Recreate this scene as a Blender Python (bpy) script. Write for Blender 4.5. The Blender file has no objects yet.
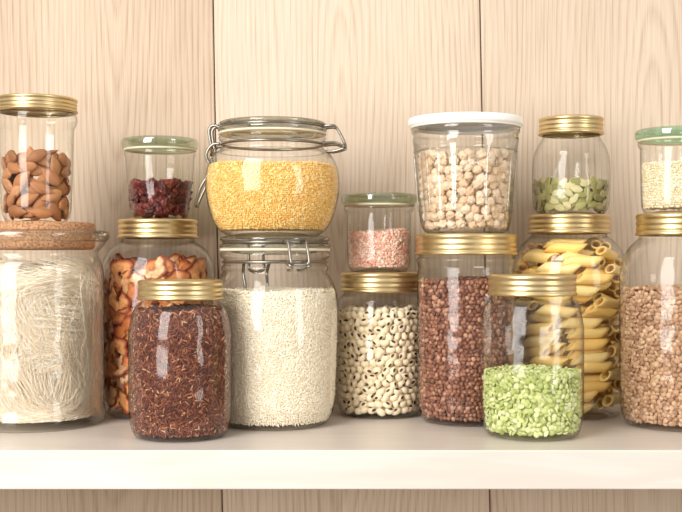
import bpy, math, random
import numpy as np
from mathutils import Vector, Matrix
random.seed(7); rng=np.random.default_rng(7)
F=1100.0; H=0.1995; CY=-1.1; HZ=256.0
WALL_Y=0.378
sc=bpy.context.scene
sc.view_settings.view_transform='Standard'
col=sc.collection
def link(o): col.objects.link(o); return o
def s2l(c):
    return tuple(((x/255.)/12.92 if x/255.<=0.04045 else (((x/255.)+0.055)/1.055)**2.4) for x in c)+(1.0,)

# ---------------------------------------------------------------- materials
def newmat(name):
    m=bpy.data.materials.new(name); m.use_nodes=True
    nt=m.node_tree; nt.nodes.clear()
    out=nt.nodes.new('ShaderNodeOutputMaterial')
    return m,nt,out
def N(nt,t,**k):
    n=nt.nodes.new(t)
    for a,b in k.items(): setattr(n,a,b)
    return n
def ramp(nt,stops,interp='LINEAR'):
    r=N(nt,'ShaderNodeValToRGB'); e=r.color_ramp.elements; r.color_ramp.interpolation=interp
    while len(e)<len(stops): e.new(0.5)
    for i,(p,c) in enumerate(stops):
        e[i].position=p; e[i].color=s2l(c)
    return r
def glass(name,tint=(0.99,0.995,0.985),edge=(0.20,0.19,0.15),f0=0.038,p=3.2,rough=0.09,bump=0.2,epow=4.2):
    m,nt,out=newmat(name); L=nt.links.new
    tr=N(nt,'ShaderNodeBsdfTransparent'); gl=N(nt,'ShaderNodeBsdfGlossy'); gl.inputs['Roughness'].default_value=rough
    mx=N(nt,'ShaderNodeMixShader'); lw=N(nt,'ShaderNodeLayerWeight'); lw.inputs['Blend'].default_value=0.5
    pw=N(nt,'ShaderNodeMath',operation='POWER'); pw.inputs[1].default_value=p
    ml=N(nt,'ShaderNodeMath',operation='MULTIPLY_ADD'); ml.inputs[1].default_value=0.6; ml.inputs[2].default_value=f0
    L(lw.outputs['Facing'],pw.inputs[0]); L(pw.outputs[0],ml.inputs[0]); L(ml.outputs[0],mx.inputs[0])
    p2=N(nt,'ShaderNodeMath',operation='POWER'); p2.inputs[1].default_value=epow; L(lw.outputs['Facing'],p2.inputs[0])
    mc=N(nt,'ShaderNodeMix',data_type='RGBA'); L(p2.outputs[0],mc.inputs[0])
    mc.inputs[6].default_value=tint+(1,); mc.inputs[7].default_value=edge+(1,)  # dark rims of refraction painted in: transparent colour darkens at grazing angles
    L(mc.outputs[2],tr.inputs[0])
    gl.inputs['Color'].default_value=(1,1,1,1)
    no=N(nt,'ShaderNodeTexNoise'); no.inputs['Scale'].default_value=28; no.inputs['Detail'].default_value=1
    tc=N(nt,'ShaderNodeTexCoord'); L(tc.outputs['Object'],no.inputs['Vector'])
    bp=N(nt,'ShaderNodeBump'); bp.inputs['Strength'].default_value=bump; bp.inputs['Distance'].default_value=0.01
    L(no.outputs['Fac'],bp.inputs['Height']); L(bp.outputs[0],gl.inputs['Normal'])
    L(tr.outputs[0],mx.inputs[1]); L(gl.outputs[0],mx.inputs[2]); L(mx.outputs[0],out.inputs[0])
    return m
def grain_mat(name,stops,rough=0.5,obj=False,spec=0.4,sub=0.0,noise=None,interp='LINEAR',rim=None):
    m,nt,out=newmat(name); L=nt.links.new
    b=N(nt,'ShaderNodeBsdfPrincipled'); b.inputs['Roughness'].default_value=rough
    b.inputs['Specular IOR Level'].default_value=spec
    r=ramp(nt,stops,interp)
    if obj: s=N(nt,'ShaderNodeObjectInfo').outputs['Random']
    else: s=N(nt,'ShaderNodeNewGeometry').outputs['Random Per Island']
    L(s,r.inputs[0]); c=r.outputs[0]
    if noise:
        sx,sy,sz,amt,colr=noise
        tc=N(nt,'ShaderNodeTexCoord'); mp=N(nt,'ShaderNodeMapping'); mp.inputs['Scale'].default_value=(sx,sy,sz)
        L(tc.outputs['Object'],mp.inputs[0]); no=N(nt,'ShaderNodeTexNoise'); no.inputs['Scale'].default_value=1; no.inputs['Detail'].default_value=4
        L(mp.outputs[0],no.inputs['Vector'])
        cr=N(nt,'ShaderNodeMapRange'); cr.inputs[1].default_value=0.42; cr.inputs[2].default_value=0.68; cr.inputs[4].default_value=amt
        L(no.outputs['Fac'],cr.inputs[0])
        mx=N(nt,'ShaderNodeMix',data_type='RGBA'); L(cr.outputs[0],mx.inputs[0]); L(c,mx.inputs[6]); mx.inputs[7].default_value=s2l(colr)
        c=mx.outputs[2]
        bp=N(nt,'ShaderNodeBump'); bp.inputs['Strength'].default_value=0.45; bp.inputs['Distance'].default_value=0.0006
        L(no.outputs['Fac'],bp.inputs['Height']); L(bp.outputs[0],b.inputs['Normal'])
    if rim:
        at=N(nt,'ShaderNodeAttribute'); at.attribute_name='rim'
        mx=N(nt,'ShaderNodeMix',data_type='RGBA'); L(at.outputs['Fac'],mx.inputs[0]); L(c,mx.inputs[6]); mx.inputs[7].default_value=s2l(rim)
        c=mx.outputs[2]
    L(c,b.inputs['Base Color']); L(b.outputs[0],out.inputs[0])
    return m
def plain(name,c,rough=0.4,metal=0.0,bump=0.0,bs=60):
    m,nt,out=newmat(name); L=nt.links.new
    b=N(nt,'ShaderNodeBsdfPrincipled'); b.inputs['Base Color'].default_value=s2l(c)
    b.inputs['Roughness'].default_value=rough; b.inputs['Metallic'].default_value=metal
    no=N(nt,'ShaderNodeTexNoise'); no.inputs['Scale'].default_value=bs; no.inputs['Detail'].default_value=3
    tc=N(nt,'ShaderNodeTexCoord'); L(tc.outputs['Object'],no.inputs['Vector'])
    hs=N(nt,'ShaderNodeHueSaturation'); hs.inputs['Color'].default_value=s2l(c)
    mr=N(nt,'ShaderNodeMapRange'); mr.inputs[3].default_value=0.94; mr.inputs[4].default_value=1.06
    L(no.outputs['Fac'],mr.inputs[0]); L(mr.outputs[0],hs.inputs['Value']); L(hs.outputs[0],b.inputs['Base Color'])
    L(b.outputs[0],out.inputs[0]); return m
def wood(name,light,mid,dark,cx,cz,seed,ringscale=26):
    m,nt,out=newmat(name); L=nt.links.new
    tc=N(nt,'ShaderNodeTexCoord'); mp=N(nt,'ShaderNodeMapping')
    mp.inputs['Location'].default_value=(-cx,0,-cz*0.085); mp.inputs['Scale'].default_value=(1,0,0.085)
    L(tc.outputs['Object'],mp.inputs[0])
    mpw=N(nt,'ShaderNodeMapping'); mpw.inputs['Scale'].default_value=(7,1,1.1); mpw.inputs['Location'].default_value=(seed,seed,seed); L(tc.outputs['Object'],mpw.inputs[0])
    wn=N(nt,'ShaderNodeTexNoise'); wn.inputs['Scale'].default_value=1; wn.inputs['Detail'].default_value=2; L(mpw.outputs[0],wn.inputs['Vector'])
    ln=N(nt,'ShaderNodeVectorMath',operation='LENGTH'); L(mp.outputs[0],ln.inputs[0])
    wa=N(nt,'ShaderNodeMath',operation='MULTIPLY_ADD'); wa.inputs[1].default_value=0.08; L(wn.outputs['Fac'],wa.inputs[0]); L(ln.outputs['Value'],wa.inputs[2])
    fr=N(nt,'ShaderNodeMath',operation='MULTIPLY'); fr.inputs[1].default_value=ringscale*3.0; L(wa.outputs[0],fr.inputs[0])
    fc=N(nt,'ShaderNodeMath',operation='FRACT'); L(fr.outputs[0],fc.inputs[0])
    rr=ramp(nt,[(0.0,(0,0,0)),(0.40,(90,90,90)),(0.75,(255,255,255)),(1.0,(0,0,0))]); L(fc.outputs[0],rr.inputs[0])
    mp2=N(nt,'ShaderNodeMapping'); mp2.inputs['Scale'].default_value=(640,40,11); L(tc.outputs['Object'],mp2.inputs[0])
    fn=N(nt,'ShaderNodeTexNoise'); fn.inputs['Scale'].default_value=1; fn.inputs['Detail'].default_value=4; L(mp2.outputs[0],fn.inputs['Vector'])
    mp3=N(nt,'ShaderNodeMapping'); mp3.inputs['Scale'].default_value=(8,2,1.3); mp3.inputs['Location'].default_value=(seed*2,0,seed); L(tc.outputs['Object'],mp3.inputs[0])
    bn=N(nt,'ShaderNodeTexNoise'); bn.inputs['Scale'].default_value=1; bn.inputs['Detail'].default_value=2; L(mp3.outputs[0],bn.inputs['Vector'])
    ad=N(nt,'ShaderNodeMath',operation='MULTIPLY'); L(rr.outputs[0],ad.inputs[0]); L(fn.outputs['Fac'],ad.inputs[1])
    s0=N(nt,'ShaderNodeMath',operation='MULTIPLY'); s0.inputs[1].default_value=0.40; L(ad.outputs[0],s0.inputs[0])
    a1=N(nt,'ShaderNodeMath',operation='MULTIPLY_ADD'); a1.inputs[1].default_value=0.70; L(fn.outputs['Fac'],a1.inputs[0]); L(s0.outputs[0],a1.inputs[2])
    a2=N(nt,'ShaderNodeMath',operation='MULTIPLY_ADD'); a2.inputs[1].default_value=0.48; L(bn.outputs['Fac'],a2.inputs[0]); L(a1.outputs[0],a2.inputs[2])
    r=ramp(nt,[(0.34,light),(0.64,mid),(1.0,dark)]); L(a2.outputs[0],r.inputs[0])
    b=N(nt,'ShaderNodeBsdfPrincipled'); b.inputs['Roughness'].default_value=0.55; b.inputs['Specular IOR Level'].default_value=0.2
    L(r.outputs[0],b.inputs['Base Color'])
    bp=N(nt,'ShaderNodeBump'); bp.inputs['Strength'].default_value=0.05; bp.inputs['Distance'].default_value=0.001; bp.invert=True
    L(a1.outputs[0],bp.inputs['Height']); L(bp.outputs[0],b.inputs['Normal'])
    L(b.outputs[0],out.inputs[0]); return m

G=glass('clear_glass')
GF=glass('fluted_glass',f0=.06,p=2.2,edge=(.14,.135,.11),epow=2.2,rough=.06)
GK=glass('thick_lid_glass',tint=(0.80,0.82,0.78),edge=(0.16,0.17,0.13),f0=0.10,p=2.2,bump=0.3,epow=1.8)
GR=glass('green_lid_glass',tint=(0.72,0.80,0.68),edge=(0.34,0.42,0.31),f0=0.12,p=2.5)
GR2=glass('bright_green_lid_glass',tint=(0.66,0.86,0.72),edge=(0.34,0.54,0.42),f0=0.14,p=2.3)
def gold_mat():
    m,nt,out=newmat('satin_brass_metal'); L=nt.links.new
    b=N(nt,'ShaderNodeBsdfPrincipled'); b.inputs['Metallic'].default_value=1; b.inputs['Roughness'].default_value=0.36
    tc=N(nt,'ShaderNodeTexCoord'); no=N(nt,'ShaderNodeTexNoise'); no.inputs['Scale'].default_value=35; L(tc.outputs['Object'],no.inputs['Vector'])
    r=ramp(nt,[(0.3,(206,182,132)),(0.7,(224,204,158))]); L(no.outputs['Fac'],r.inputs[0]); L(r.outputs[0],b.inputs['Base Color'])
    L(b.outputs[0],out.inputs[0]); return m
GOLD=gold_mat()
STEEL=plain('wire_steel',(150,145,136),0.3,1.0)
WHITE=plain('white_plastic',(248,247,243),0.35)
RUBBER=plain('pale_rubber',(225,215,190),0.5)
def cork_mat():
    m,nt,out=newmat('cork'); L=nt.links.new
    b=N(nt,'ShaderNodeBsdfPrincipled'); b.inputs['Roughness'].default_value=0.8
    tc=N(nt,'ShaderNodeTexCoord'); no=N(nt,'ShaderNodeTexNoise'); no.inputs['Scale'].default_value=420; no.inputs['Detail'].default_value=4; L(tc.outputs['Object'],no.inputs['Vector'])
    r=ramp(nt,[(0.32,(122,82,54)),(0.5,(174,128,90)),(0.66,(198,152,112))]); L(no.outputs['Fac'],r.inputs[0]); L(r.outputs[0],b.inputs['Base Color'])
    bp=N(nt,'ShaderNodeBump'); bp.inputs['Strength'].default_value=0.15; bp.inputs['Distance'].default_value=0.0005
    L(no.outputs['Fac'],bp.inputs['Height']); L(bp.outputs[0],b.inputs['Normal'])
    L(b.outputs[0],out.inputs[0]); return m
CORK=cork_mat()

# ---------------------------------------------------------------- mesh helpers
def mkmesh(name,verts,faces,mats,smooth=True):
    me=bpy.data.meshes.new(name); me.from_pydata([tuple(v) for v in verts],[],[tuple(f) for f in faces])
    if not isinstance(mats,(list,tuple)): mats=[mats]
    for m in mats: me.materials.append(m)
    if smooth: me.polygons.foreach_set('use_smooth',[True]*len(me.polygons))
    me.update(); return me
def chaikin(p,it=2):
    p=[tuple(q) for q in p]
    for _ in range(it):
        q=[p[0]]
        for a,b in zip(p[:-1],p[1:]):
            q.append((a[0]*.75+b[0]*.25,a[1]*.75+b[1]*.25)); q.append((a[0]*.25+b[0]*.75,a[1]*.25+b[1]*.75))
        q.append(p[-1]); p=q
    return p
def lathe_geo(prof,n=72,mod=None):
    v=[];f=[]
    for (r,z) in prof:
        for i in range(n):
            a=2*math.pi*i/n; rr=max(r,1e-5)
            if mod: rr=mod(rr,z,a)
            v.append((rr*math.cos(a),rr*math.sin(a),z))
    for j in range(len(prof)-1):
        for i in range(n):
            k=(i+1)%n
            f.append((j*n+i,(j+1)*n+i,(j+1)*n+k,j*n+k))
    return v,f
def lathe(name,prof,mat,n=72,it=2,mod=None):
    if it: prof=chaikin(prof,it)
    v,f=lathe_geo(prof,n,mod); return mkmesh(name,v,f,mat)
def catmull(P,k=6,closed=False):
    P=[Vector(p) for p in P]; n=len(P); out=[]
    seg=n if closed else n-1
    for i in range(seg):
        p1=P[i]; p2=P[(i+1)%n]
        p0=P[(i-1)%n] if closed or i>0 else p1
        p3=P[(i+2)%n] if closed or i+2<n else p2
        for j in range(k):
            t=j/k
            out.append(0.5*((2*p1)+(p2-p0)*t+(2*p0-5*p1+4*p2-p3)*t*t+(3*p1-p0-3*p2+p3)*t**3))
    if not closed: out.append(P[-1])
    return out
def tube_geo(pts,r,ns=8,closed=False):
    v=[];f=[];n=len(pts); up=None
    for i,p in enumerate(pts):
        a=pts[(i-1)%n] if closed or i>0 else p
        b=pts[(i+1)%n] if closed or i<n-1 else p
        t=(b-a).normalized()
        if up is None:
            up=Vector((0,0,1)) if abs(t.z)<0.9 else Vector((1,0,0))
        x=(up-t*up.dot(t))
        if x.length<1e-6: x=t.orthogonal()
        x.normalize(); up=x; y=t.cross(x)
        for k in range(ns):
            an=2*math.pi*k/ns; v.append(tuple(p+x*(r*math.cos(an))+y*(r*math.sin(an))))
    m=n if closed else n-1
    for i in range(m):
        j=(i+1)%n
        for k in range(ns):
            l=(k+1)%ns; f.append((i*ns+k,i*ns+l,j*ns+l,j*ns+k))
    if not closed:
        f.append(tuple(range(ns-1,-1,-1))); f.append(tuple(range((n-1)*ns,n*ns)))
    return v,f
def joingeo(gs):
    V=[];Fc=[]
    for v,f in gs:
        o=len(V); V+=list(v); Fc+=[tuple(i+o for i in q) for q in f]
    return V,Fc
def cubesphere(lv):
    n=2**lv; idx={}; V=[];Q=[]
    def vid(p):
        k=tuple(p)
        if k not in idx:
            idx[k]=len(V); V.append([2*c/n-1 for c in p])
        return idx[k]
    for ax in range(3):
        for side in (0,n):
            for i in range(n):
                for j in range(n):
                    c=[]
                    for (a,b) in ((i,j),(i+1,j),(i+1,j+1),(i,j+1)):
                        p=[0,0,0]; p[ax]=side; p[(ax+1)%3]=a; p[(ax+2)%3]=b; c.append(vid(p))
                    if side==0: c.reverse()
                    Q.append(c)
    V=np.array(V,float)
    V=np.tan(V*math.pi/4*0.92)
    V/=np.linalg.norm(V,axis=1)[:,None]
    return V,np.array(Q)
CS1=cubesphere(1); CS2=cubesphere(2); CS3=cubesphere(3); CS4=cubesphere(4)

def add_mesh(name,me,parent=None,loc=(0,0,0)):
    o=bpy.data.objects.new(name,me); link(o); o.location=loc
    if parent: o.parent=parent
    return o
def empty(name,loc,label,cat,group=None):
    o=bpy.data.objects.new(name,None); o.empty_display_size=0.02; link(o); o.location=loc
    o['label']=label;o['category']=cat
    if group:o['group']=group
    return o

# ---------------------------------------------------------------- room
def box_geo(x0,x1,y0,y1,z0,z1):
    v=[(x0,y0,z0),(x1,y0,z0),(x1,y1,z0),(x0,y1,z0),(x0,y0,z1),(x1,y0,z1),(x1,y1,z1),(x0,y1,z1)]
    f=[(0,3,2,1),(4,5,6,7),(0,1,5,4),(1,2,6,5),(2,3,7,6),(3,0,4,7)]
    return v,f
def bevel_obj(o,w,seg=3):
    md=o.modifiers.new('b','BEVEL'); md.width=w; md.segments=seg; md.limit_method='ANGLE'
k=(WALL_Y-CY)/F
def seam(px_top,px_bot):
    zt=H+256*k; zb=H-(500-256)*k
    xt=(px_top-341)*k; xb=(px_bot-341)*k
    return lambda z: xb+(xt-xb)*(z-zb)/(zt-zb)
sms=[seam(-330,-320),seam(-55,-46),seam(213,222),seam(480,490),seam(748,758),seam(1016,1026)]
wm=[wood('ash_plank_a',(214,197,177),(201,181,159),(172,148,124),-0.55,0.9,1.0,44),
    wood('ash_plank_b',(208,191,171),(194,174,152),(166,142,118),-0.30,0.70,2.3,42),
    wood('ash_plank_c',(221,206,188),(209,191,171),(182,160,137),0.00,0.30,4.1,48),
    wood('ash_plank_d',(219,204,186),(207,189,169),(180,158,135),0.42,0.26,5.7,44),
    wood('ash_plank_e',(214,197,177),(201,181,159),(172,148,124),0.8,0.9,7.9,44)]
V=[];Fc=[];MI=[]
for i in range(5):
    g=0.0008; z0,z1=-0.75,1.15
    a,b=sms[i],sms[i+1]; y=WALL_Y; e=0.0012
    o=len(V)
    V+=[(a(z0)+g,y+.02,z0),(a(z1)+g,y+.02,z1),(a(z0)+g,y+e,z0),(a(z1)+g,y+e,z1),(a(z0)+g+e,y,z0),(a(z1)+g+e,y,z1),
        (b(z0)-g-e,y,z0),(b(z1)-g-e,y,z1),(b(z0)-g,y+e,z0),(b(z1)-g,y+e,z1),(b(z0)-g,y+.02,z0),(b(z1)-g,y+.02,z1)]
    for j in range(5):
        Fc.append((o+2*j,o+2*j+2,o+2*j+3,o+2*j+1)); MI.append(i)
bv,bf=box_geo(sms[0](0)-.05,sms[5](0)+.05,WALL_Y+.012,WALL_Y+.03,-0.75,1.15)
o=len(V); V+=bv
for q in bf: Fc.append(tuple(x+o for x in q)); MI.append(5)
me=mkmesh('wall_back',V,Fc,wm+[plain('dark_gap',(95,72,52),0.8)],smooth=False)
me.polygons.foreach_set('material_index',MI)
w=add_mesh('wall_back',me); w['kind']='structure'

def shelf_mats():
    m,nt,out=newmat('shelf_top_grey_laminate'); L=nt.links.new
    b=N(nt,'ShaderNodeBsdfPrincipled'); b.inputs['Roughness'].default_value=0.35
    tc=N(nt,'ShaderNodeTexCoord'); mp=N(nt,'ShaderNodeMapping'); mp.inputs['Scale'].default_value=(6,40,40); L(tc.outputs['Object'],mp.inputs[0])
    no=N(nt,'ShaderNodeTexNoise'); no.inputs['Scale'].default_value=1; no.inputs['Detail'].default_value=5; L(mp.outputs[0],no.inputs['Vector'])
    r=ramp(nt,[(0.3,(205,195,184)),(0.7,(214,205,195))]); L(no.outputs['Fac'],r.inputs[0]); L(r.outputs[0],b.inputs['Base Color']); L(b.outputs[0],out.inputs[0])
    m2,nt,out=newmat('shelf_edge_offwhite'); L=nt.links.new
    b=N(nt,'ShaderNodeBsdfPrincipled'); b.inputs['Roughness'].default_value=0.5
    tc=N(nt,'ShaderNodeTexCoord'); mp=N(nt,'ShaderNodeMapping'); mp.inputs['Scale'].default_value=(5,60,50); L(tc.outputs['Object'],mp.inputs[0])
    no=N(nt,'ShaderNodeTexNoise'); no.inputs['Scale'].default_value=1; no.inputs['Detail'].default_value=6; no.inputs['Distortion'].default_value=.6; L(mp.outputs[0],no.inputs['Vector'])
    r=ramp(nt,[(0.3,(212,202,193)),(0.6,(222,213,205)),(0.8,(227,219,212))]); L(no.outputs['Fac'],r.inputs[0]); L(r.outputs[0],b.inputs['Base Color']); L(b.outputs[0],out.inputs[0])
    return m,m2
mt,me2=shelf_mats()
SY=0.03
v,f=box_geo(-0.95,0.95,SY,WALL_Y,-0.0405,0.0)
me=mkmesh('shelf',v,f,[mt,me2],smooth=False)
for p in me.polygons:
    p.material_index = 1 if p.normal.y<-0.5 else 0
sh=add_mesh('shelf',me); bevel_obj(sh,0.0015)
sh['label']='long pale shelf board with off-white front edge on wood wall'; sh['category']='shelf'

# ---------------------------------------------------------------- jars
class J: pass
def jar_base(cx,d,base=None):
    j=J(); j.d=d; j.k=d/F; j.cx=cx; j.x=(cx-341)*j.k; j.y=CY+d
    j.B=256+H*F/d if base is None else base
    j.z=H-(j.B-256)*j.k
    return j
def cmp_(py,R,d):
    return 256+(py-256)*(1-R/F)
def P(j,prof): return [(hw*j.k,(j.B-py)*j.k) for hw,py in prof]
def rfun(prof):
    pr=sorted([(z,r) for r,z in prof],key=lambda t:t[0])
    zs=[p[0] for p in pr]; rs=[p[1] for p in pr]
    return lambda z: float(np.interp(z,zs,rs))
def finish(j,label,group,bodyprof,bodymat=None,mod=None,n=80):
    j.e=empty('glass_jar',(j.x,j.y,j.z),label,'jar',group)
    pr=chaikin(P(j,bodyprof),2)
    me=lathe('jar_body',pr,bodymat or G,n,0,mod)
    add_mesh('jar_body',me,j.e)
    side=[]
    for r,z in pr:
        side.append((r,z))
        if z<=1e-4 or (len(side)>3 and r<side[-2][0] and z<0.003): break
    j.rf=rfun(side); j.pr=pr
    return j
GG='gold-lidded glass jars on the shelf'
def gold_lid(j,R,t,b,dx=0):
    k=(b-t)/21.0
    pr=[(0,t+2),(R-7,t+2),(R-6,t+.2),(R-2,t),(R,t+1.5*k),(R,t+4*k),(R-.8,t+5.5*k),(R-.8,t+7*k),(R-.2,t+8.2*k),(R-.2,t+10*k),(R-.7,t+11*k),(R-.7,t+12.5*k),(R-.3,t+13.7*k),(R-.3,t+15.3*k),(R-1.0,t+16.5*k),(R+.4,t+18*k),(R+.6,t+20*k),(R-.5,b),(R-3,b)]
    add_mesh('screw_lid',lathe('screw_lid',P(j,pr),GOLD,80,1),j.e)
def mason(cx,d,R,t,b,BR,sh,label,base=None,botin=9,taper=0):
    j=jar_base(cx,d,base); B=j.B; t=cmp_(t,R,d); b=cmp_(b,R,d)
    pr=[(R-4,t+3),(R-4,b-1),(R-3.4,b+2),(R-1,b+4),(R+(BR-R)*.50,b+sh*.33),(BR-1.8,b+sh*.68),(BR,b+sh),(BR,b+sh+8),(BR,(b+sh+B)/2),(BR-.3,B-24),(BR-2,B-11),(BR-botin*.6,B-2),(BR-botin-3,B),(BR-botin-7,B),(BR-botin-12,B-3),(0,B-4)]
    finish(j,label,GG,pr); gold_lid(j,R,t,b); j.top=t
    return j

jn=jar_base(35,1.315); B=jn.B
finish(jn,'wide cylindrical glass jar with cork stopper, full of glass noodles',None,
  [(61,234),(67,231.5),(71,232),(72.5,235),(71,240),(67,246),(62.5,250.5),(61,254),(62.5,258),(65.5,263),(67.5,272),(68,285),(68,B-22),(68.5,B-14),(69.5,B-10),(69,B-4),(66,B),(60,B),(50,B-4),(0,B-5)])
add_mesh('cork_stopper',lathe('cork_stopper',P(jn,[(0,222.5),(54,222.5),(57.5,223),(59,225.5),(59.5,231),(59.3,242),(58.5,247),(56,249.5),(50,250),(0,250)]),CORK,64,1),jn.e)
add_mesh('rim_ring',lathe('rim_ring',P(jn,[(64,231.5),(70,230.5),(73,233),(73.5,236),(72,239.5),(68,242),(64,240),(62,235),(64,231.5)]),G,80,1),jn.e)

ja=mason(158,1.39,39.5,218,238,56,32,'tall glass jar with gold screw lid holding dried apple slices')
jr=mason(180.5,1.222,42.5,280.5,301,51.5,32,'short glass jar with gold screw lid filled with red rice')
jb=mason(380,1.385,39.5,272.5,293,44.5,24,'small glass jar with gold screw lid filled with black-eyed peas')
jz=mason(466,1.33,50.5,233,255,49,18,'tall straight glass jar with gold screw lid of red beans')
jp=mason(532,1.225,44,275,297,51,31,'short gold-lidded glass jar half filled with green split peas')
jt=mason(569,1.395,40.5,213,233,57,36,'tall glass jar with gold screw lid filled with penne pasta')
jl=mason(681,1.30,44,212,235,60,38,'large glass jar with gold screw lid filled with brown lentils')
jm=jar_base(36.5,jn.d,222.5); B=222.5
finish(jm,'tapered glass jar with gold screw lid holding almonds, on cork stopper',GG,
  [(36,101),(36,111),(38.5,114),(40,117),(39.5,124),(37,128),(36.5,133),(34.5,205),(33.5,214),(30,B-.5),(24,B),(20,B),(15,B-2),(0,B-3)])
gold_lid(jm,40,98.5,113)
js=jar_base(571,jt.d,jt.top); B=jt.top
finish(js,'small rounded glass jar with gold screw lid, pumpkin seeds inside',GG,
  [(27,121),(27,134),(28,138),(32,144),(36.5,153),(38.5,165),(38.5,B-18),(37,B-7),(33,B-.5),(28,B),(24,B),(20,B-2),(0,B-2.5)])
gold_lid(js,32,118,135.5)

def weck(cx,d,base,R,t,bh,Rt,Rb,label,lidmat,opaque=None):
    j=jar_base(cx,d,base); B=base; t=cmp_(t,R,d); bh=cmp_(bh,R,d)
    finish(j,label,'small glass-lidded jars',[(R-5,bh-1),(R-3,bh),(R-2.5,bh+3),(Rt,bh+6),(Rt,bh+10),(Rt-(Rt-Rb)*.3,bh+28),(Rb,B-10),(Rb-1,B-4),(Rb-5,B),(Rb-9,B),(Rb-13,B-2.5),(0,B-3)],G)
    add_mesh('glass_lid',lathe('glass_lid',P(j,[(0,t+3),(R-9,t+3),(R-7,t),(R-2,t),(R,t+2),(R,bh-5),(R-1,bh-3),(R-3,bh-3),(R-6,bh-2.5),(R-8,bh-5),(0,bh-5)]),lidmat,72,1),j.e)
    add_mesh('rubber_seal',lathe('rubber_seal',P(j,[(R-7,bh-2.4),(R-2.5,bh-2.4),(R-2,bh-1.4),(R-2.5,bh-.4),(R-6,bh-.4),(R-7,bh-2.4)]),RUBBER,64,0),j.e)
    return j
jc=weck(160,ja.d,ja.top,38,135,148,34,29,'small tapered glass jar with pale green lid holding dried cranberries',GR)
jk=weck(379,jb.d,jb.top,38,192,205,32.5,31.5,'small glass jar with greenish glass lid holding pink salt',GR)
jq=weck(676,jl.d,jl.top,40,125,138,35,34,'small glass jar with green glass lid holding pale grain',GR2)

# chickpea tumbler jar
jh=jar_base(465.5,jz.d,jz.top); B=jz.top
def flute(r,z,a):
    zz=z/jh.k
    w=max(0,min(1,(zz-8)/10))*max(0,min(1,(88-zz)/6))
    return r*(1-0.05*w*(1-abs(math.cos(5*a)))**1.0)
finish(jh,'fluted tapered glass jar with flat white lid, full of chickpeas',None,
  [(50,123),(52,126),(54,130),(54,133),(51.5,136),(53,140),(52,146),(51.5,150),(47,206),(45.5,222),(42,B-3),(37,B),(31,B),(25,B-3),(0,B-4)],GF,flute,160)
add_mesh('plastic_lid',lathe('plastic_lid',P(jh,[(0,121),(46,121),(48,119),(56,119),(57,119.7),(57.2,121),(57,126),(55.5,127),(55,129),(53,129),(52,126)]),WHITE,80,1),jh.e)
gs=[]
for hh in (152,):
    z=(B-hh)*jh.k
    pts=[]
    for s in range(160):
        a=2*math.pi*s/160; r=flute(jh.rf(z),z,a)+.0003; pts.append(Vector((r*math.cos(a),r*math.sin(a),z)))
    gs.append(tube_geo(pts,0.0009,6,True))
for q in range(10):
    a=(q)*2*math.pi/10; pts=[]
    for s in range(9):
        z=(B-(156+(212-156)*s/8))*jh.k; r=jh.rf(z)+.0002; pts.append(Vector((r*math.cos(a),r*math.sin(a),z)))
    gs.append(tube_geo(pts,0.0014,6))
v,f=joingeo(gs); add_mesh('embossed_ribs',mkmesh('embossed_ribs',v,f,GF),jh.e)

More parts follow.
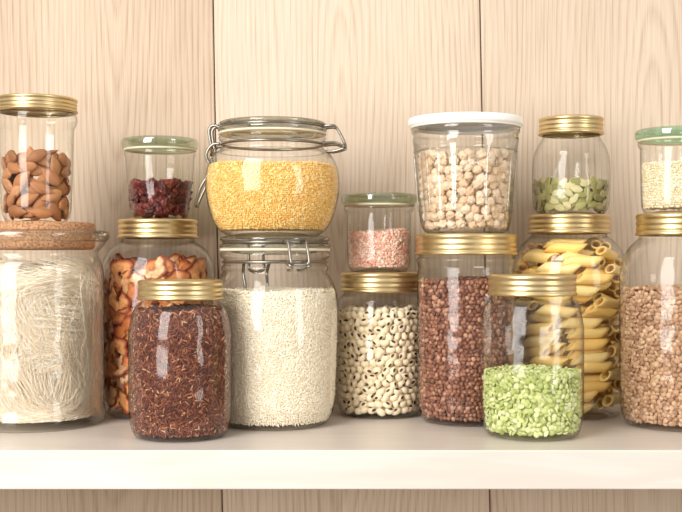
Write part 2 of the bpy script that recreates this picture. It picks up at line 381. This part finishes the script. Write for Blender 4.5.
# clip-top jars
def ring(j,hw,py,r,n=64,mat=None):
    R=hw*j.k; z=(j.B-py)*j.k
    pts=[Vector((R*math.cos(2*math.pi*i/n),R*math.sin(2*math.pi*i/n),z)) for i in range(n)]
    return tube_geo(pts,r,8,True)
def wires(j,paths,phi,name,r=0.0016):
    gs=[]
    c,s=math.cos(phi),math.sin(phi)
    for pth,cl in paths:
        pts=[]
        for (rad,tan,py) in pth:
            rr=rad*j.k; tt=tan*j.k
            pts.append((rr*c-tt*s, rr*s+tt*c,(j.B-py)*j.k))
        gs.append(tube_geo(catmull(pts,5,cl),r,8,cl))
    v,f=joingeo(gs); return add_mesh(name,mkmesh(name,v,f,STEEL),j.e)
def cliptop(cx,d,base,R,t,body,label,phi_h,hs=1.0,ll=1.0):
    j=jar_base(cx,d,base); B=j.B; t=cmp_(t,R,d); j.top=t
    T=lambda L_: [(a,t+(b-t)*hs) for a,b in L_]
    T3=lambda L_: [(a,q,t+(b-t)*hs*(1 if b-t<35 else ll)) for a,q,b in L_]
    pr=T([(R-8,t+13),(R-2,t+13.5),(R-.5,t+16),(R-1,t+19),(R-5,t+21),(R-5,t+25),(R-2,t+27.5),(R-2,t+30),(R-4,t+32)])+body(B)
    finish(j,label,'clip-top glass jars',pr)
    add_mesh('glass_lid',lathe('glass_lid',P(j,T([(0,t+3),(R-14,t+3),(R-11,t+.5),(R-5,t),(R-1,t+1.5),(R-.5,t+4),(R-4,t+5),(R-4,t+6.5),(R,t+7.5),(R,t+10),(R-4,t+11.5),(R-10,t+11.5),(R-14,t+16),(0,t+17)])),GK,80,1),j.e)
    add_mesh('rubber_seal',lathe('rubber_seal',P(j,T([(R-9,t+11.2),(R-1,t+11.2),(R-.2,t+12.3),(R-1,t+13.4),(R-9,t+13.4),(R-9,t+11.2)])),RUBBER,72,0),j.e)
    v,f=joingeo([ring(j,R-3,t+5.8*hs,.0013),ring(j,R-4,t+23*hs,.0017)])
    add_mesh('wire_band',mkmesh('wire_band',v,f,STEEL),j.e)
    wires(j,[(T3([(R-3,-9,t+5.8),(R+6,-10,t+5),(R+11,-9,t+8),(R+18,-9,t+22),(R+17,-6,t+25),(R+17,6,t+25),(R+18,9,t+22),(R+11,9,t+8),(R+6,10,t+5),(R-3,9,t+5.8)]),False),
                 (T3([(R-4,-12,t+23),(R+8,-11,t+22),(R+16,-11,t+25),(R+18,-8,t+27),(R+8,-6,t+30),(R-1,-5,t+30)]),False),
                 (T3([(R-4,12,t+23),(R+8,11,t+22),(R+16,11,t+25),(R+18,8,t+27),(R+8,6,t+30),(R-1,5,t+30)]),False)],phi_h,'wire_hinge')
    wires(j,[(T3([(R-3,-8,t+6),(R+4,-8,t+4),(R+8,-8,t+9),(R+6,-8,t+24),(R+5,-8,t+30),(R+7,0,t+33),(R+5,8,t+30),(R+6,8,t+24),(R+8,8,t+9),(R+4,8,t+4),(R-3,8,t+6)]),False),
             (T3([(R-4,-14,t+23),(R+4,-14,t+24),(R+10,-13,t+34),(R+6,-12,t+48),(R+16,-11,t+66),(R+22,-6,t+82),(R+21,0,t+84),(R+22,6,t+82),(R+16,11,t+66),(R+6,12,t+48),(R+10,13,t+34),(R+4,14,t+24),(R-4,14,t+23)]),False)],phi_h+math.pi,'wire_latch',.0020)
    return j
jR=cliptop(275,1.31,None,55.5,235,lambda B:[(54,275),(57,280),(61.5,290),(63.5,306),(63.5,330),(62,B-36),(60,B-18),(54,B-3),(48,B),(42,B),(36,B-4),(0,B-5)],
   'large clip-top glass jar with wire bail full of white rice',math.radians(-68),1.12)
jY=cliptop(272.5,1.31,jR.top,54.5,115,lambda B:[(54,151),(60,156),(65.5,167),(67.5,183),(66,200),(60,B-15),(52,B-4),(45,B),(38,B),(32,B-3),(0,B-4)],
   'round clip-top glass jar with wire latch holding yellow millet',math.radians(-4))

# ---------------------------------------------------------------- contents
def FT(j,py): return (j.B-cmp_(py,48,j.d))*j.k
def rotmats(n_vec,ang,tilt=0.0):
    n=n_vec/np.linalg.norm(n_vec,axis=1)[:,None]
    if tilt: 
        n=n+rng.normal(0,tilt,n.shape); n/=np.linalg.norm(n,axis=1)[:,None]
    up=np.tile(np.array([0,0,1.0]),(len(n),1)); m=np.abs(n[:,2])>.9; up[m]=[1,0,0]
    t=np.cross(up,n); t/=np.linalg.norm(t,axis=1)[:,None]; b=np.cross(n,t)
    c=np.cos(ang)[:,None]; s=np.sin(ang)[:,None]
    x=t*c+b*s; y=np.cross(n,x)
    return np.stack([x,y,n],axis=2)
def shell_pts(rf,z0,z1,sp,gap,jit=0.35,arc=None,depth=0.3,rowf=0.88):
    P_=[];Nn=[]
    z=z0+sp*.45; row=0
    while z<z1:
        r=rf(z)-gap; n=int(2*math.pi*r/sp); 
        for i in range(n):
            a=2*math.pi*(i+.5*(row%2)+rng.uniform(-jit,jit)*.8)/n
            if arc is not None:
                da=(a+math.pi/2+math.pi)%(2*math.pi)-math.pi
                if abs(da)>arc: continue
            rr=r-rng.uniform(0,depth)*sp; zz=z+rng.uniform(-jit,jit)*sp*.7
            zz=max(z0+sp*.3,zz)
            P_.append((rr*math.cos(a),rr*math.sin(a),zz)); Nn.append((math.cos(a),math.sin(a),0))
        z+=sp*rowf; row+=1
    return P_,Nn
def top_pts(rf,z1,sp,gap,bump=.003,jit=.35,ymax=None):
    P_=[];Nn=[]; R=rf(z1)-gap
    n=int(R/sp)+1
    for i in range(-n,n+1):
        for q in range(-n,n+1):
            x=(i+rng.uniform(-jit,jit))*sp; y=(q+rng.uniform(-jit,jit))*sp
            if x*x+y*y<(R-sp*.2)**2:
                if ymax is not None and y>ymax: continue
                z=z1+bump*math.sin(x*60+y*30)+rng.uniform(-.2,.2)*sp
                P_.append((x,y,z)); Nn.append((0,0,1))
    return P_,Nn
def merged(name,tmpl,T,pos,scale,extra=None,mat=None):
    tv,tq=tmpl; n=len(pos); m=len(tv)
    v=np.einsum('nij,nmj->nmi',T,tv[None,:,:]*scale[:,None,:])+pos[:,None,:]
    v=v.reshape(-1,3); q=(tq[None]+(np.arange(n)*m)[:,None,None]).reshape(-1,4)
    if extra:
        ev,ef=extra; q=np.vstack([q,np.array(ef)+len(v)]); v=np.vstack([v,np.array(ev)])
    me=bpy.data.meshes.new(name); me.vertices.add(len(v)); me.vertices.foreach_set('co',v.ravel().astype(np.float32))
    me.loops.add(q.size); me.loops.foreach_set('vertex_index',q.ravel().astype(np.int32))
    me.polygons.add(len(q)); me.polygons.foreach_set('loop_start',(np.arange(len(q))*4).astype(np.int32))
    me.update(calc_edges=True); me.polygons.foreach_set('use_smooth',np.ones(len(q),bool)); me.materials.append(mat); me.validate()
    return me
def stuff(j,name,label,cat,tmpl,size,sp,z0px,topy,mat,tilt=.35,var=.12,bump=.0025,depth=.35,layers=1,arc=None,rowf=.88):
    z0=z0px*j.k; z1=FT(j,topy); gap=size[2]+.0018
    P1,N1=shell_pts(j.rf,z0,z1,sp,gap,depth=depth,rowf=rowf,arc=arc)
    P2,N2=top_pts(j.rf,z1-sp*.3,sp,gap+sp*.3,bump)
    p=np.array(P1+P2); nn=np.array(N1+N2)
    T=rotmats(nn,rng.uniform(0,2*math.pi,len(p)),tilt)
    sc_=np.array(size)[None,:]*rng.uniform(1-var,1+var,(len(p),1))*rng.uniform(.9,1.1,(len(p),3))
    cg=gap+sp*(depth)+size[2]*.3
    zt=z1-sp*.8
    zz=np.linspace(z0+.001,zt,12)
    core=[(1e-4,z0+.001)]+[(max(j.rf(z)-cg,.002),z) for z in zz]+[(1e-4,zt)]
    cv,cf=lathe_geo(core,40)
    cf=[tuple(reversed(q)) for q in cf]
    me=merged(name,tmpl,T,p,sc_,(cv,cf),mat)
    o=add_mesh(name,me,None,(j.x,j.y,j.z)); o['label']=label;o['category']=cat;o['kind']='stuff'
    return o
M_redrice=grain_mat('red_rice',[(0,(70,36,28)),(.4,(108,58,44)),(.8,(140,82,60)),(.95,(176,120,88)),(1,(214,168,128))],.5,spec=.3)
stuff(jr,'red_rice','dark red whole-grain rice filling a gold-lidded jar','rice',CS1,(.0038,.00085,.0008),.0025,6,311,M_redrice,tilt=.3)
M_rice=grain_mat('white_rice',[(0,(234,220,194)),(.5,(243,232,210)),(1,(250,243,228))],.4)
stuff(jR,'white_rice','white rice filling a large clip-top jar','rice',CS1,(.0028,.0010,.00095),.0024,6,292,M_rice,tilt=.3)
M_mil=grain_mat('yellow_millet',[(0,(236,182,92)),(.5,(246,206,122)),(1,(252,228,164))],.5)
stuff(jY,'yellow_millet','golden yellow millet in a round clip-top jar','millet',CS1,(.0015,.0012,.0011),.0024,6,163,M_mil,var=.25,tilt=.8)
M_salt=grain_mat('pink_salt',[(0,(234,170,146)),(.35,(244,194,172)),(.7,(250,214,196)),(1,(253,236,224))],.3)
sv=CS1[0].copy(); sv=np.sign(sv)*np.abs(sv)**.6
stuff(jk,'pink_salt','coarse pink salt crystals in a small jar','salt',(sv,CS1[1]),(.0020,.0016,.0014),.0031,5,230,M_salt,tilt=1.0,var=.35)
M_adz=grain_mat('red_beans',[(0,(104,66,52)),(.4,(138,90,72)),(.8,(164,114,92)),(1,(196,150,124))],.45,spec=.3)
stuff(jz,'red_beans','small reddish brown beans filling a tall jar','beans',CS2,(.0031,.0027,.0023),.0053,6,281,M_adz,tilt=.5)
M_len=grain_mat('brown_lentils',[(0,(158,120,92)),(.5,(190,150,118)),(1,(214,180,148))],.45)
stuff(jl,'brown_lentils','light brown lentils filling a large jar','lentils',CS2,(.0034,.0033,.0020),.0054,6,290,M_len,tilt=.7)
M_pea=grain_mat('split_peas',[(0,(168,180,104)),(.35,(190,200,128)),(.7,(208,215,150)),(1,(228,231,184))],.6,spec=.3)
hv=CS2[0].copy(); hv[:,2]=np.where(hv[:,2]<0,hv[:,2]*.05,hv[:,2]*.85)-.3
stuff(jp,'green_split_peas','pale green split peas filling half a jar','split peas',(hv,CS2[1]),(.0038,.0037,.0030),.0057,6,376,M_pea,tilt=.9,depth=.3,var=.06,bump=.0015)
M_qui=grain_mat('pale_grain',[(0,(232,212,172)),(.5,(243,230,198)),(1,(251,244,222))],.5)
stuff(jq,'pale_grain','cream coloured small grain in a small jar','grain',CS1,(.0019,.0016,.0013),.0032,5,158,M_qui,var=.2)

def place(name,label,cat,group,meshes,pos,T,j,scl=None):
    for i,(p,t) in enumerate(zip(pos,T)):
        M=Matrix([[t[0][0],t[0][1],t[0][2],p[0]+j.x],[t[1][0],t[1][1],t[1][2],p[1]+j.y],[t[2][0],t[2][1],t[2][2],p[2]+j.z],[0,0,0,1]])
        o=bpy.data.objects.new(name,meshes[i%len(meshes)]); link(o)
        s=1 if scl is None else random.uniform(*scl)
        o.matrix_world=M@Matrix.Scale(s,4)
        o['label']=label;o['category']=cat;o['group']=group
def npmesh(name,v,q,mat):
    return mkmesh(name,v.tolist(),q.tolist(),mat)
def lumpy(v,amp,freq,seed):
    from mathutils import noise
    out=v.copy()
    for i,p in enumerate(v):
        n=noise.noise(Vector(p)*freq+Vector((seed*3.1,seed,0)))
        out[i]=p*(1+amp*n)
    return out
def shell_layers(j,z0,z1,sp,gaps,arc,rowf=.88,jit=.25,depth=.15):
    PP=[];NN=[]
    for g in gaps:
        a,b=shell_pts(j.rf,z0,z1,sp,g,jit=jit,arc=arc,depth=depth,rowf=rowf); PP+=a;NN+=b
    return PP,NN
# chickpeas
M_chick=grain_mat('chickpea',[(0,(230,200,166)),(.5,(240,216,187)),(1,(246,229,206))],.55,obj=True,noise=(300,300,300,.35,(206,168,128)))
ms=[]
for s in range(4):
    v=lumpy(CS3[0],.34,2.2,s); v=v*np.array([1.08,.98,.95])
    d=np.exp(-((v[:,0]-1.05)**2+v[:,1]**2*6+v[:,2]**2*6)/.12); v[:,0]+=.4*d
    g=np.exp(-(v[:,1]**2)/.03)*(v[:,2]>0); v[:,2]-=.16*g
    ms.append(npmesh('chickpea',v*.0056,CS3[1],M_chick))
z0=5*jh.k; z1=FT(jh,153)
p,n=shell_layers(jh,z0,z1,.0110,[.0088,.0178],2.0,rowf=.82,jit=.35)
pt,ntp=top_pts(jh.rf,z1-.002,.0112,.013,.001); p+=pt;n+=ntp
p=np.array(p);n=np.array(n)
place('chickpea','round beige chickpea in a fluted white-lidded jar','chickpea','chickpeas in the jar',ms,p[:300],rotmats(n,rng.uniform(0,6.28,len(p)),1.0)[:300],jh,(.9,1.1))
# black-eyed peas
def bep_mat():
    m,nt,out=newmat('black_eyed_pea'); L=nt.links.new
    b=N(nt,'ShaderNodeBsdfPrincipled'); b.inputs['Roughness'].default_value=.4
    at=N(nt,'ShaderNodeAttribute'); at.attribute_name='eye'
    r=ramp(nt,[(0,(247,230,199)),(.40,(239,216,179)),(.48,(46,32,25)),(1,(26,19,17))]); L(at.outputs['Fac'],r.inputs[0])
    L(r.outputs[0],b.inputs['Base Color']); L(b.outputs[0],out.inputs[0]); return m
M_bep=bep_mat()
def bep_mesh(s,cs=CS4):
    v=lumpy(cs[0],.04,1.2,s+9)
    d=np.array([[.12,.50,.86],[0,.25,.97],[-.1,.85,.50]][s%3]); d/=np.linalg.norm(d); u=cs[0]
    du=u-d[None]; eye=np.exp(-((du[:,0]/.52)**2+((du[:,1]**2+du[:,2]**2)/.36**2)))
    v=v*np.array([1.24,.96,.92])
    return v*.0050,eye
ms=[]
for s in range(3):
    v,eye=bep_mesh(s); me=npmesh('black_eyed_pea',v,CS4[1],M_bep)
    a=me.attributes.new('eye','FLOAT','POINT'); a.data.foreach_set('value',eye.astype(np.float32)); ms.append(me)
z0=5*jb.k; z1=FT(jb,311)
p,n=shell_layers(jb,z0,z1,.0101,[.0066],1.75,rowf=.82,depth=.12,jit=.2)
p=np.array(p);n=np.array(n); nb=len(p)
place('black_eyed_pea','cream bean with black eye in a gold-lidded jar','bean','black-eyed peas in the jar',ms,p[:300],rotmats(n,rng.normal(0,.9,len(p)),.5)[:300],jb,(.95,1.05))
P1,N1=shell_pts(jb.rf,z0,z1,.0098,.0130,jit=.25,depth=.1); P2,N2=top_pts(jb.rf,z1-.003,.0096,.014,.001)
P3,N3=shell_pts(jb.rf,z0,z1,.0100,.0068,jit=.25,depth=.15)
P3b=[];N3b=[]
for a,b in zip(P3,N3):
    da=(math.atan2(b[1],b[0])+math.pi/2+math.pi)%(2*math.pi)-math.pi
    if abs(da)>1.8: P3b.append(a);N3b.append(b)
p=np.array(P1+P2+P3b);n=np.array(N1+N2+N3b)
v,eye=bep_mesh(2,CS3)
me=merged('black_eyed_peas',(v,CS3[1]),rotmats(n,rng.uniform(0,6.28,len(p)),.6),p,np.ones((len(p),3)),None,M_bep)
a=me.attributes.new('eye','FLOAT','POINT'); a.data.foreach_set('value',np.tile(eye,len(p)).astype(np.float32))
o=add_mesh('black_eyed_peas',me,None,(jb.x,jb.y,jb.z)); o['label']='mass of black-eyed peas inside a gold-lidded jar';o['category']='beans';o['kind']='stuff'
# almonds
M_alm=grain_mat('almond_skin',[(0,(150,98,58)),(.5,(178,120,76)),(1,(200,144,98))],.5,obj=True,noise=(70,520,520,.5,(122,74,44)))
ms=[]
for s in range(3):
    v=lumpy(CS4[0],.03,1.2,s+20); x=v[:,0]
    w=1-.50*np.clip(x,0,1)**1.6-.08*np.clip(-x,0,1)
    v=np.stack([x*.0130+np.clip(x,0,1)**4*.0020,v[:,1]*.0074*w,v[:,2]*.0040*w],axis=1); ms.append(npmesh('almond',v,CS4[1],M_alm))
z0=4*jm.k; z1=FT(jm,153)
p=[];n=[];sg=[]
for gap in (.0066,.0115,.0165,.022):
    for _ in range(700):
        z=rng.uniform(z0+.006,z1); th=rng.uniform(-2.4,2.4)-math.pi/2; rr=jm.rf(z)-gap
        c=np.array([rr*math.cos(th),rr*math.sin(th),z])
        if all(np.linalg.norm((c-q)*np.array([1,1,1.35]))>.0165 or abs(gq-gap)>.001 for q,gq in sg):
            sg.append((c,gap)); p.append(tuple(c)); n.append((math.cos(th),math.sin(th),0))
p2,n2=top_pts(jm.rf,z1,.018,.014,.002); p+=p2;n+=n2
p=np.array(p);n=np.array(n); print('almonds',len(p))
ang=rng.normal(0.0,.6,len(p))+math.pi*(rng.random(len(p))<.5)
place('almond','brown whole almond in a gold-lidded jar','almond','almonds in the jar',ms,p,rotmats(n,ang,.15),jm,(.92,1.05))
# cranberries
M_cr=grain_mat('dried_cranberry',[(0,(76,26,24)),(.5,(108,40,36)),(1,(142,60,48))],.35,obj=True,noise=(200,200,200,.4,(56,20,20)))
ms=[]
for s in range(4):
    v=lumpy(CS3[0],.55,2.3,s+30); v=lumpy(v,.3,5,s+3); ms.append(npmesh('dried_cranberry',v*np.array([.0076,.0054,.0044]),CS3[1],M_cr))
z0=3*jc.k; z1=FT(jc,181)
p,n=shell_layers(jc,z0+.001,z1,.0108,[.0058,.0140],2.4,rowf=.72,jit=.35,depth=.2)
p2,n2=top_pts(jc.rf,z1-.002,.0104,.012,.002); p+=p2;n+=n2
p=np.array(p);n=np.array(n)
place('dried_cranberry','wrinkled dark red dried cranberry in a small jar','dried fruit','dried cranberries in the jar',ms,p,rotmats(n,rng.uniform(0,6.28,len(p)),.5),jc,(.85,1.15))
# pumpkin seeds
M_ps=grain_mat('pumpkin_seed',[(0,(132,130,76)),(.4,(160,156,98)),(.7,(190,184,130)),(1,(224,214,172))],.5,obj=True,spec=.25,noise=(200,500,200,.25,(124,122,70)),rim=(220,210,164))
ms=[]
for s in range(2):
    v=CS4[0]; x=v[:,0]; w=1-.30*np.clip(x,0,1)**1.5; rim=np.clip((.38-np.abs(v[:,2]))/.12,0,1)*.7
    v=np.stack([x*.0078,v[:,1]*.0044*w,v[:,2]*.0009],axis=1)
    me=npmesh('pumpkin_seed',v,CS4[1],M_ps); at=me.attributes.new('rim','FLOAT','POINT'); at.data.foreach_set('value',rim.astype(np.float32)); ms.append(me)
z0=3.5*js.k; z1=FT(js,179)
p=[];n=[]
segs=[]
for gap in (.0024,.0046,.0068,.009,.012):
    for _ in range(900):
        z=rng.uniform(z0+.003,z1-.001); th=rng.uniform(-2.2,2.2)-math.pi/2; rr=js.rf(z)-gap
        c=np.array([rr*math.cos(th),rr*math.sin(th),z])
        if all(np.linalg.norm((c-q)*np.array([1,1,1.3]))>.0098 or abs(gq-gap)>.001 for q,gq in segs):
            segs.append((c,gap)); p.append(tuple(c)); n.append((math.cos(th),math.sin(th),0))
p2,n2=top_pts(js.rf,z1-.0015,.0095,.007,.0006); p=p2+p;n=n2+n
p=np.array(p);n=np.array(n); print('seeds',len(p))
place('pumpkin_seed','flat olive pumpkin seed in a rounded jar','seed','pumpkin seeds in the jar',ms,p[:300],rotmats(n,rng.normal(0,.55,len(p)),.08)[:300],js,(.88,1.05))
# penne
M_pen=grain_mat('penne_pasta',[(0,(255,210,116)),(.5,(255,220,138)),(1,(255,229,160))],.4,obj=True)
PL=.0205; PR=.0065
def penne_mesh():
    n=42; R=PR; r=PR*.72; V=[];Q=[]
    ss=7
    for k_ in range(ss):
        t=-1+2*k_/(ss-1)
        for i in range(n):
            a=2*math.pi*i/n; rr=R*(1+.032*math.cos(14*a))
            V.append((t*PL+.0064*math.cos(a),rr*math.cos(a),rr*math.sin(a)))
    for k_ in range(ss):
        t=1-2*k_/(ss-1)
        for i in range(n):
            a=2*math.pi*i/n
            V.append((t*PL+.0064*math.cos(a)*(r/R),r*math.cos(a),r*math.sin(a)))
    tot=2*ss
    for k_ in range(tot):
        k2=(k_+1)%tot
        for i in range(n):
            i2=(i+1)%n; Q.append((k_*n+i,k_*n+i2,k2*n+i2,k2*n+i))
    return mkmesh('penne',V,Q,M_pen)
ms=[penne_mesh()]
PP=[];AA=[];NN=[]
tt6=np.linspace(0,1,6)
def segdist(p1,q1,p2,q2):
    a=p1[None]+(q1-p1)[None]*tt6[:,None]; b=p2[None]+(q2-p2)[None]*tt6[:,None]
    return np.min(np.linalg.norm(a[:,None]-b[None],axis=2))
zt=(jt.B-244)*jt.k; zb=6*jt.k
segs=[]
for gap,arc,tries in [(.0135,2.3,18000),(.0235,2.2,8000),(.034,2.2,2500)]:
    for _ in range(tries):
        z=rng.uniform(zb+.007,zt); th=rng.uniform(-arc,arc)-math.pi/2
        g=gap+(max(0,z-(zt-.02))*.4); rr=jt.rf(z)-g
        if rr<.008: continue
        ang=rng.normal(.03 if z<(zb+zt)*.55 else -.13,.05 if _<tries*.6 else .12)
        c=np.array([rr*math.cos(th),rr*math.sin(th),z]); tv=np.array([-math.sin(th),math.cos(th),0])
        d=tv*math.cos(ang)+np.array([0,0,1.])*math.sin(ang)
        a,b=c-d*PL,c+d*PL
        if min(a[2],b[2])<zb+.005: continue
        ok=True
        for (c2,a2,b2) in segs:
            if np.linalg.norm(c-c2)<2*PL+.012 and segdist(a,b,a2,b2)<.0103: ok=False;break
        if ok:
            segs.append((c,a,b)); PP.append(c); NN.append((math.cos(th),math.sin(th),0)); AA.append(ang)
PP=np.array(PP);NN=np.array(NN);AA=np.array(AA)
print('penne',len(PP))
place('penne','yellow penne pasta tube in a tall jar','pasta','penne pasta in the tall jar',ms,PP,rotmats(NN,AA,0),jt,(.98,1.06))
# dried apple slices
def apple_mat():
    m,nt,out=newmat('dried_apple'); L=nt.links.new
    b=N(nt,'ShaderNodeBsdfPrincipled'); b.inputs['Roughness'].default_value=.6
    oi=N(nt,'ShaderNodeObjectInfo'); r=ramp(nt,[(0,(206,122,66)),(.35,(224,148,86)),(.7,(238,180,120)),(1,(246,210,164))]); L(oi.outputs['Random'],r.inputs[0])
    at=N(nt,'ShaderNodeAttribute'); at.attribute_name='skin'
    mx=N(nt,'ShaderNodeMix',data_type='RGBA'); L(at.outputs['Fac'],mx.inputs[0]); L(r.outputs[0],mx.inputs[6]); mx.inputs[7].default_value=s2l((150,62,36))
    tc=N(nt,'ShaderNodeTexCoord'); no=N(nt,'ShaderNodeTexNoise'); no.inputs['Scale'].default_value=150; no.inputs['Detail'].default_value=4; L(tc.outputs['Object'],no.inputs['Vector'])
    bp=N(nt,'ShaderNodeBump'); bp.inputs['Strength'].default_value=.9; bp.inputs['Distance'].default_value=.0016; L(no.outputs['Fac'],bp.inputs['Height']); L(bp.outputs[0],b.inputs['Normal'])
    m2=N(nt,'ShaderNodeMix',data_type='RGBA'); mr=N(nt,'ShaderNodeMapRange'); mr.inputs[1].default_value=.46; mr.inputs[2].default_value=.70; mr.inputs[4].default_value=.6; L(no.outputs['Fac'],mr.inputs[0]); L(mr.outputs[0],m2.inputs[0]); L(mx.outputs[2],m2.inputs[6]); m2.inputs[7].default_value=s2l((184,96,50))
    L(m2.outputs[2],b.inputs['Base Color']); L(b.outputs[0],out.inputs[0]); return m
M_ap=apple_mat()
def apple_mesh(seed):
    rnd=random.Random(seed); nu=38; nv=9; span=rnd.uniform(3.6,5.6); R=rnd.uniform(.021,.025); V=[];Q=[];S=[]
    ph=[rnd.uniform(0,6.28) for _ in range(5)]; inner=rnd.uniform(.12,.26)
    for side in (0,1):
        for u in range(nu+1):
            t=u/nu; a=-span/2+span*t
            out_=R*(1+.06*math.sin(3*a+ph[0])+.04*math.sin(7*a+ph[4]))
            inn=out_*inner
            for w_ in range(nv+1):
                s=w_/nv
                rr=inn+(out_-inn)*s
                th=.0008*(1-(2*s-1)**4*.7)*(1 if side==0 else -1)
                x=rr*math.sin(a); y=rr*math.cos(a)
                zz=.0020*math.sin(2*a+ph[1])*s+.0017*math.sin(5*a+ph[2])*s*s+.0011*math.sin(9*a+ph[3])*s*s
                zz-= x*x*8.5
                V.append((x,y*.85-R*.15,zz+th)); S.append(1.0 if s>.85 else (.45 if s>.75 else (.35 if s<.12 else 0)))
    n=(nu+1)*(nv+1)
    for side in (0,1):
        for u in range(nu):
            for w_ in range(nv):
                a=side*n+u*(nv+1)+w_; q=(a,a+1,a+nv+2,a+nv+1); Q.append(q if side else q[::-1])
    rim=[u*(nv+1) for u in range(nu+1)]+[nu*(nv+1)+w_ for w_ in range(1,nv+1)]+[u*(nv+1)+nv for u in range(nu-1,-1,-1)]+[w_ for w_ in range(nv-1,0,-1)]
    for i in range(len(rim)):
        a=rim[i];b=rim[(i+1)%len(rim)]; Q.append((a,b,b+n,a+n))
    me=mkmesh('dried_apple_slice',V,Q,M_ap); at=me.attributes.new('skin','FLOAT','POINT'); at.data.foreach_set('value',S); return me
ms=[apple_mesh(s) for s in range(8)]
z0=6*ja.k; z1=FT(ja,268)
p=[];n=[]; seg2=[]
for gap in (.0056,.0084,.0112,.0140,.017,.021,.026,.031):
    for _ in range(300):
        z=rng.uniform(z0+.014,z1); th=rng.uniform(-2.3,2.3)-math.pi/2; rr=ja.rf(z)-gap-max(0,z-(z1-.02))*.25
        c=np.array([rr*math.cos(th),rr*math.sin(th),z])
        if all(np.linalg.norm(c-q)>.032 or abs(gq-gap)>.001 for q,gq in seg2):
            seg2.append((c,gap)); p.append(tuple(c)); n.append((math.cos(th),math.sin(th),0))
p=np.array(p);n=np.array(n); print('apple',len(p))
ang=np.where(rng.random(len(p))<.5,0,math.pi)+rng.normal(0,.4,len(p))
place('dried_apple_slice','curled orange dried apple slice with red skin edge','dried fruit','dried apple slices in the jar',ms,p[:300],rotmats(n,ang,.07)[:300],ja,(.78,1.02))
# glass noodles
M_noo=grain_mat('glass_noodle',[(0,(232,212,180)),(.35,(246,230,204)),(.7,(253,243,225)),(1,(255,252,245))],.35,spec=.5)
gs=[]
zb=8*jn.k; zt=FT(jn,264); Rn=66.5*jn.k-.0036
NB=90
bund=[(random.uniform(-math.pi,math.pi),random.gauss(0,.8),random.uniform(0,6.28),random.uniform(.04,.20),random.uniform(.5,1.4),random.uniform(0,.022),random.random(),random.uniform(0,.06)) for _ in range(NB)]
for s in range(6200):
    b=bund[s%NB]
    a=b[0]+random.gauss(0,.17); rr=Rn*(1-b[7]-abs(random.gauss(0,.04))); da=b[1]+random.gauss(0,.30)
    ph=b[2]+random.gauss(0,.6); w=b[3]; fq=b[4]*random.uniform(.85,1.15)
    top=zt-b[5]+random.gauss(0,.004); bot=zb+.001+abs(random.gauss(0,.006))
    if b[6]<.3: bot=bot+(top-bot)*random.uniform(.3,.5)
    elif b[6]>.7: top=bot+(top-bot)*random.uniform(.5,.85)
    hook=(.6+.5*b[6])*math.copysign(1,b[1])
    pts=[]
    n_=14
    for i in range(n_+1):
        t=i/n_; aa=a+da*(t-.5)+w*math.sin(ph+fq*6.28*t)+hook*(max(0,t-.74)/.26)**2*.8-hook*(max(0,.26-t)/.26)**2*.8
        e=math.sin(math.pi*(t-.5))*.5+.5; z=bot+(top-bot)*(e*.8+t*.2)
        r2=min(rr+.0015*math.sin(3*t+ph),jn.rf(z)-.003)
        shrink=max(0,(z-(zt-.035))/.035); r2*=1-.18*shrink**2
        pts.append(Vector((r2*math.cos(aa),r2*math.sin(aa),z)))
    gs.append(tube_geo(pts,.00027,4))
gs.append(lathe_geo([(1e-4,zb),(Rn*.76,zb+.001),(Rn*.83,zb+.010),(Rn*.83,zt-.045),(Rn*.66,zt-.024),(1e-4,zt-.020)],32))
v,f=joingeo(gs)
o=add_mesh('glass_noodles',mkmesh('glass_noodles',v,f,M_noo),None,(jn.x,jn.y,jn.z)); o['label']='tangled white glass noodles packed in a cork-topped jar';o['category']='noodles';o['kind']='stuff'

# ---------------------------------------------------------------- light, world, camera
def area(name,loc,tgt,sx,sy,e,c):
    l=bpy.data.lights.new(name,'AREA'); l.shape='RECTANGLE'; l.size=sx; l.size_y=sy; l.energy=e; l.color=c
    o=bpy.data.objects.new(name,l); link(o); o.location=loc
    o.rotation_euler=(Vector(tgt)-Vector(loc)).to_track_quat('-Z','Y').to_euler(); return o
area('window_light',(-1.15,-1.5,.95),(0.05,.2,.5),.95,2.2,66,(1,.975,.945))
area('fill_light',(1.6,-1.3,.6),(0,.2,.3),.5,1.6,15,(1,.965,.92))
wd=bpy.data.worlds.new('world'); sc.world=wd; wd.use_nodes=True; nt=wd.node_tree; nt.nodes.clear()
out=N(nt,'ShaderNodeOutputWorld'); bg=N(nt,'ShaderNodeBackground'); tc=N(nt,'ShaderNodeTexCoord'); sp=N(nt,'ShaderNodeSeparateXYZ')
nt.links.new(tc.outputs['Generated'],sp.inputs[0])
mr=N(nt,'ShaderNodeMapRange'); mr.inputs[1].default_value=-1; mr.inputs[2].default_value=1; nt.links.new(sp.outputs['Z'],mr.inputs[0])
r=ramp(nt,[(0,(178,160,144)),(.42,(168,155,142)),(.6,(216,207,197)),(1,(255,251,245))]); nt.links.new(mr.outputs[0],r.inputs[0])
nt.links.new(r.outputs[0],bg.inputs[0]); bg.inputs[1].default_value=.94; nt.links.new(bg.outputs[0],out.inputs[0])
cam=bpy.data.cameras.new('camera'); co=bpy.data.objects.new('camera',cam); link(co)
cam.sensor_width=36; cam.sensor_fit='HORIZONTAL'; cam.lens=36*F/682; cam.clip_start=.01
co.location=(0,CY,H); co.rotation_euler=(math.pi/2,0,0)
sc.camera=co
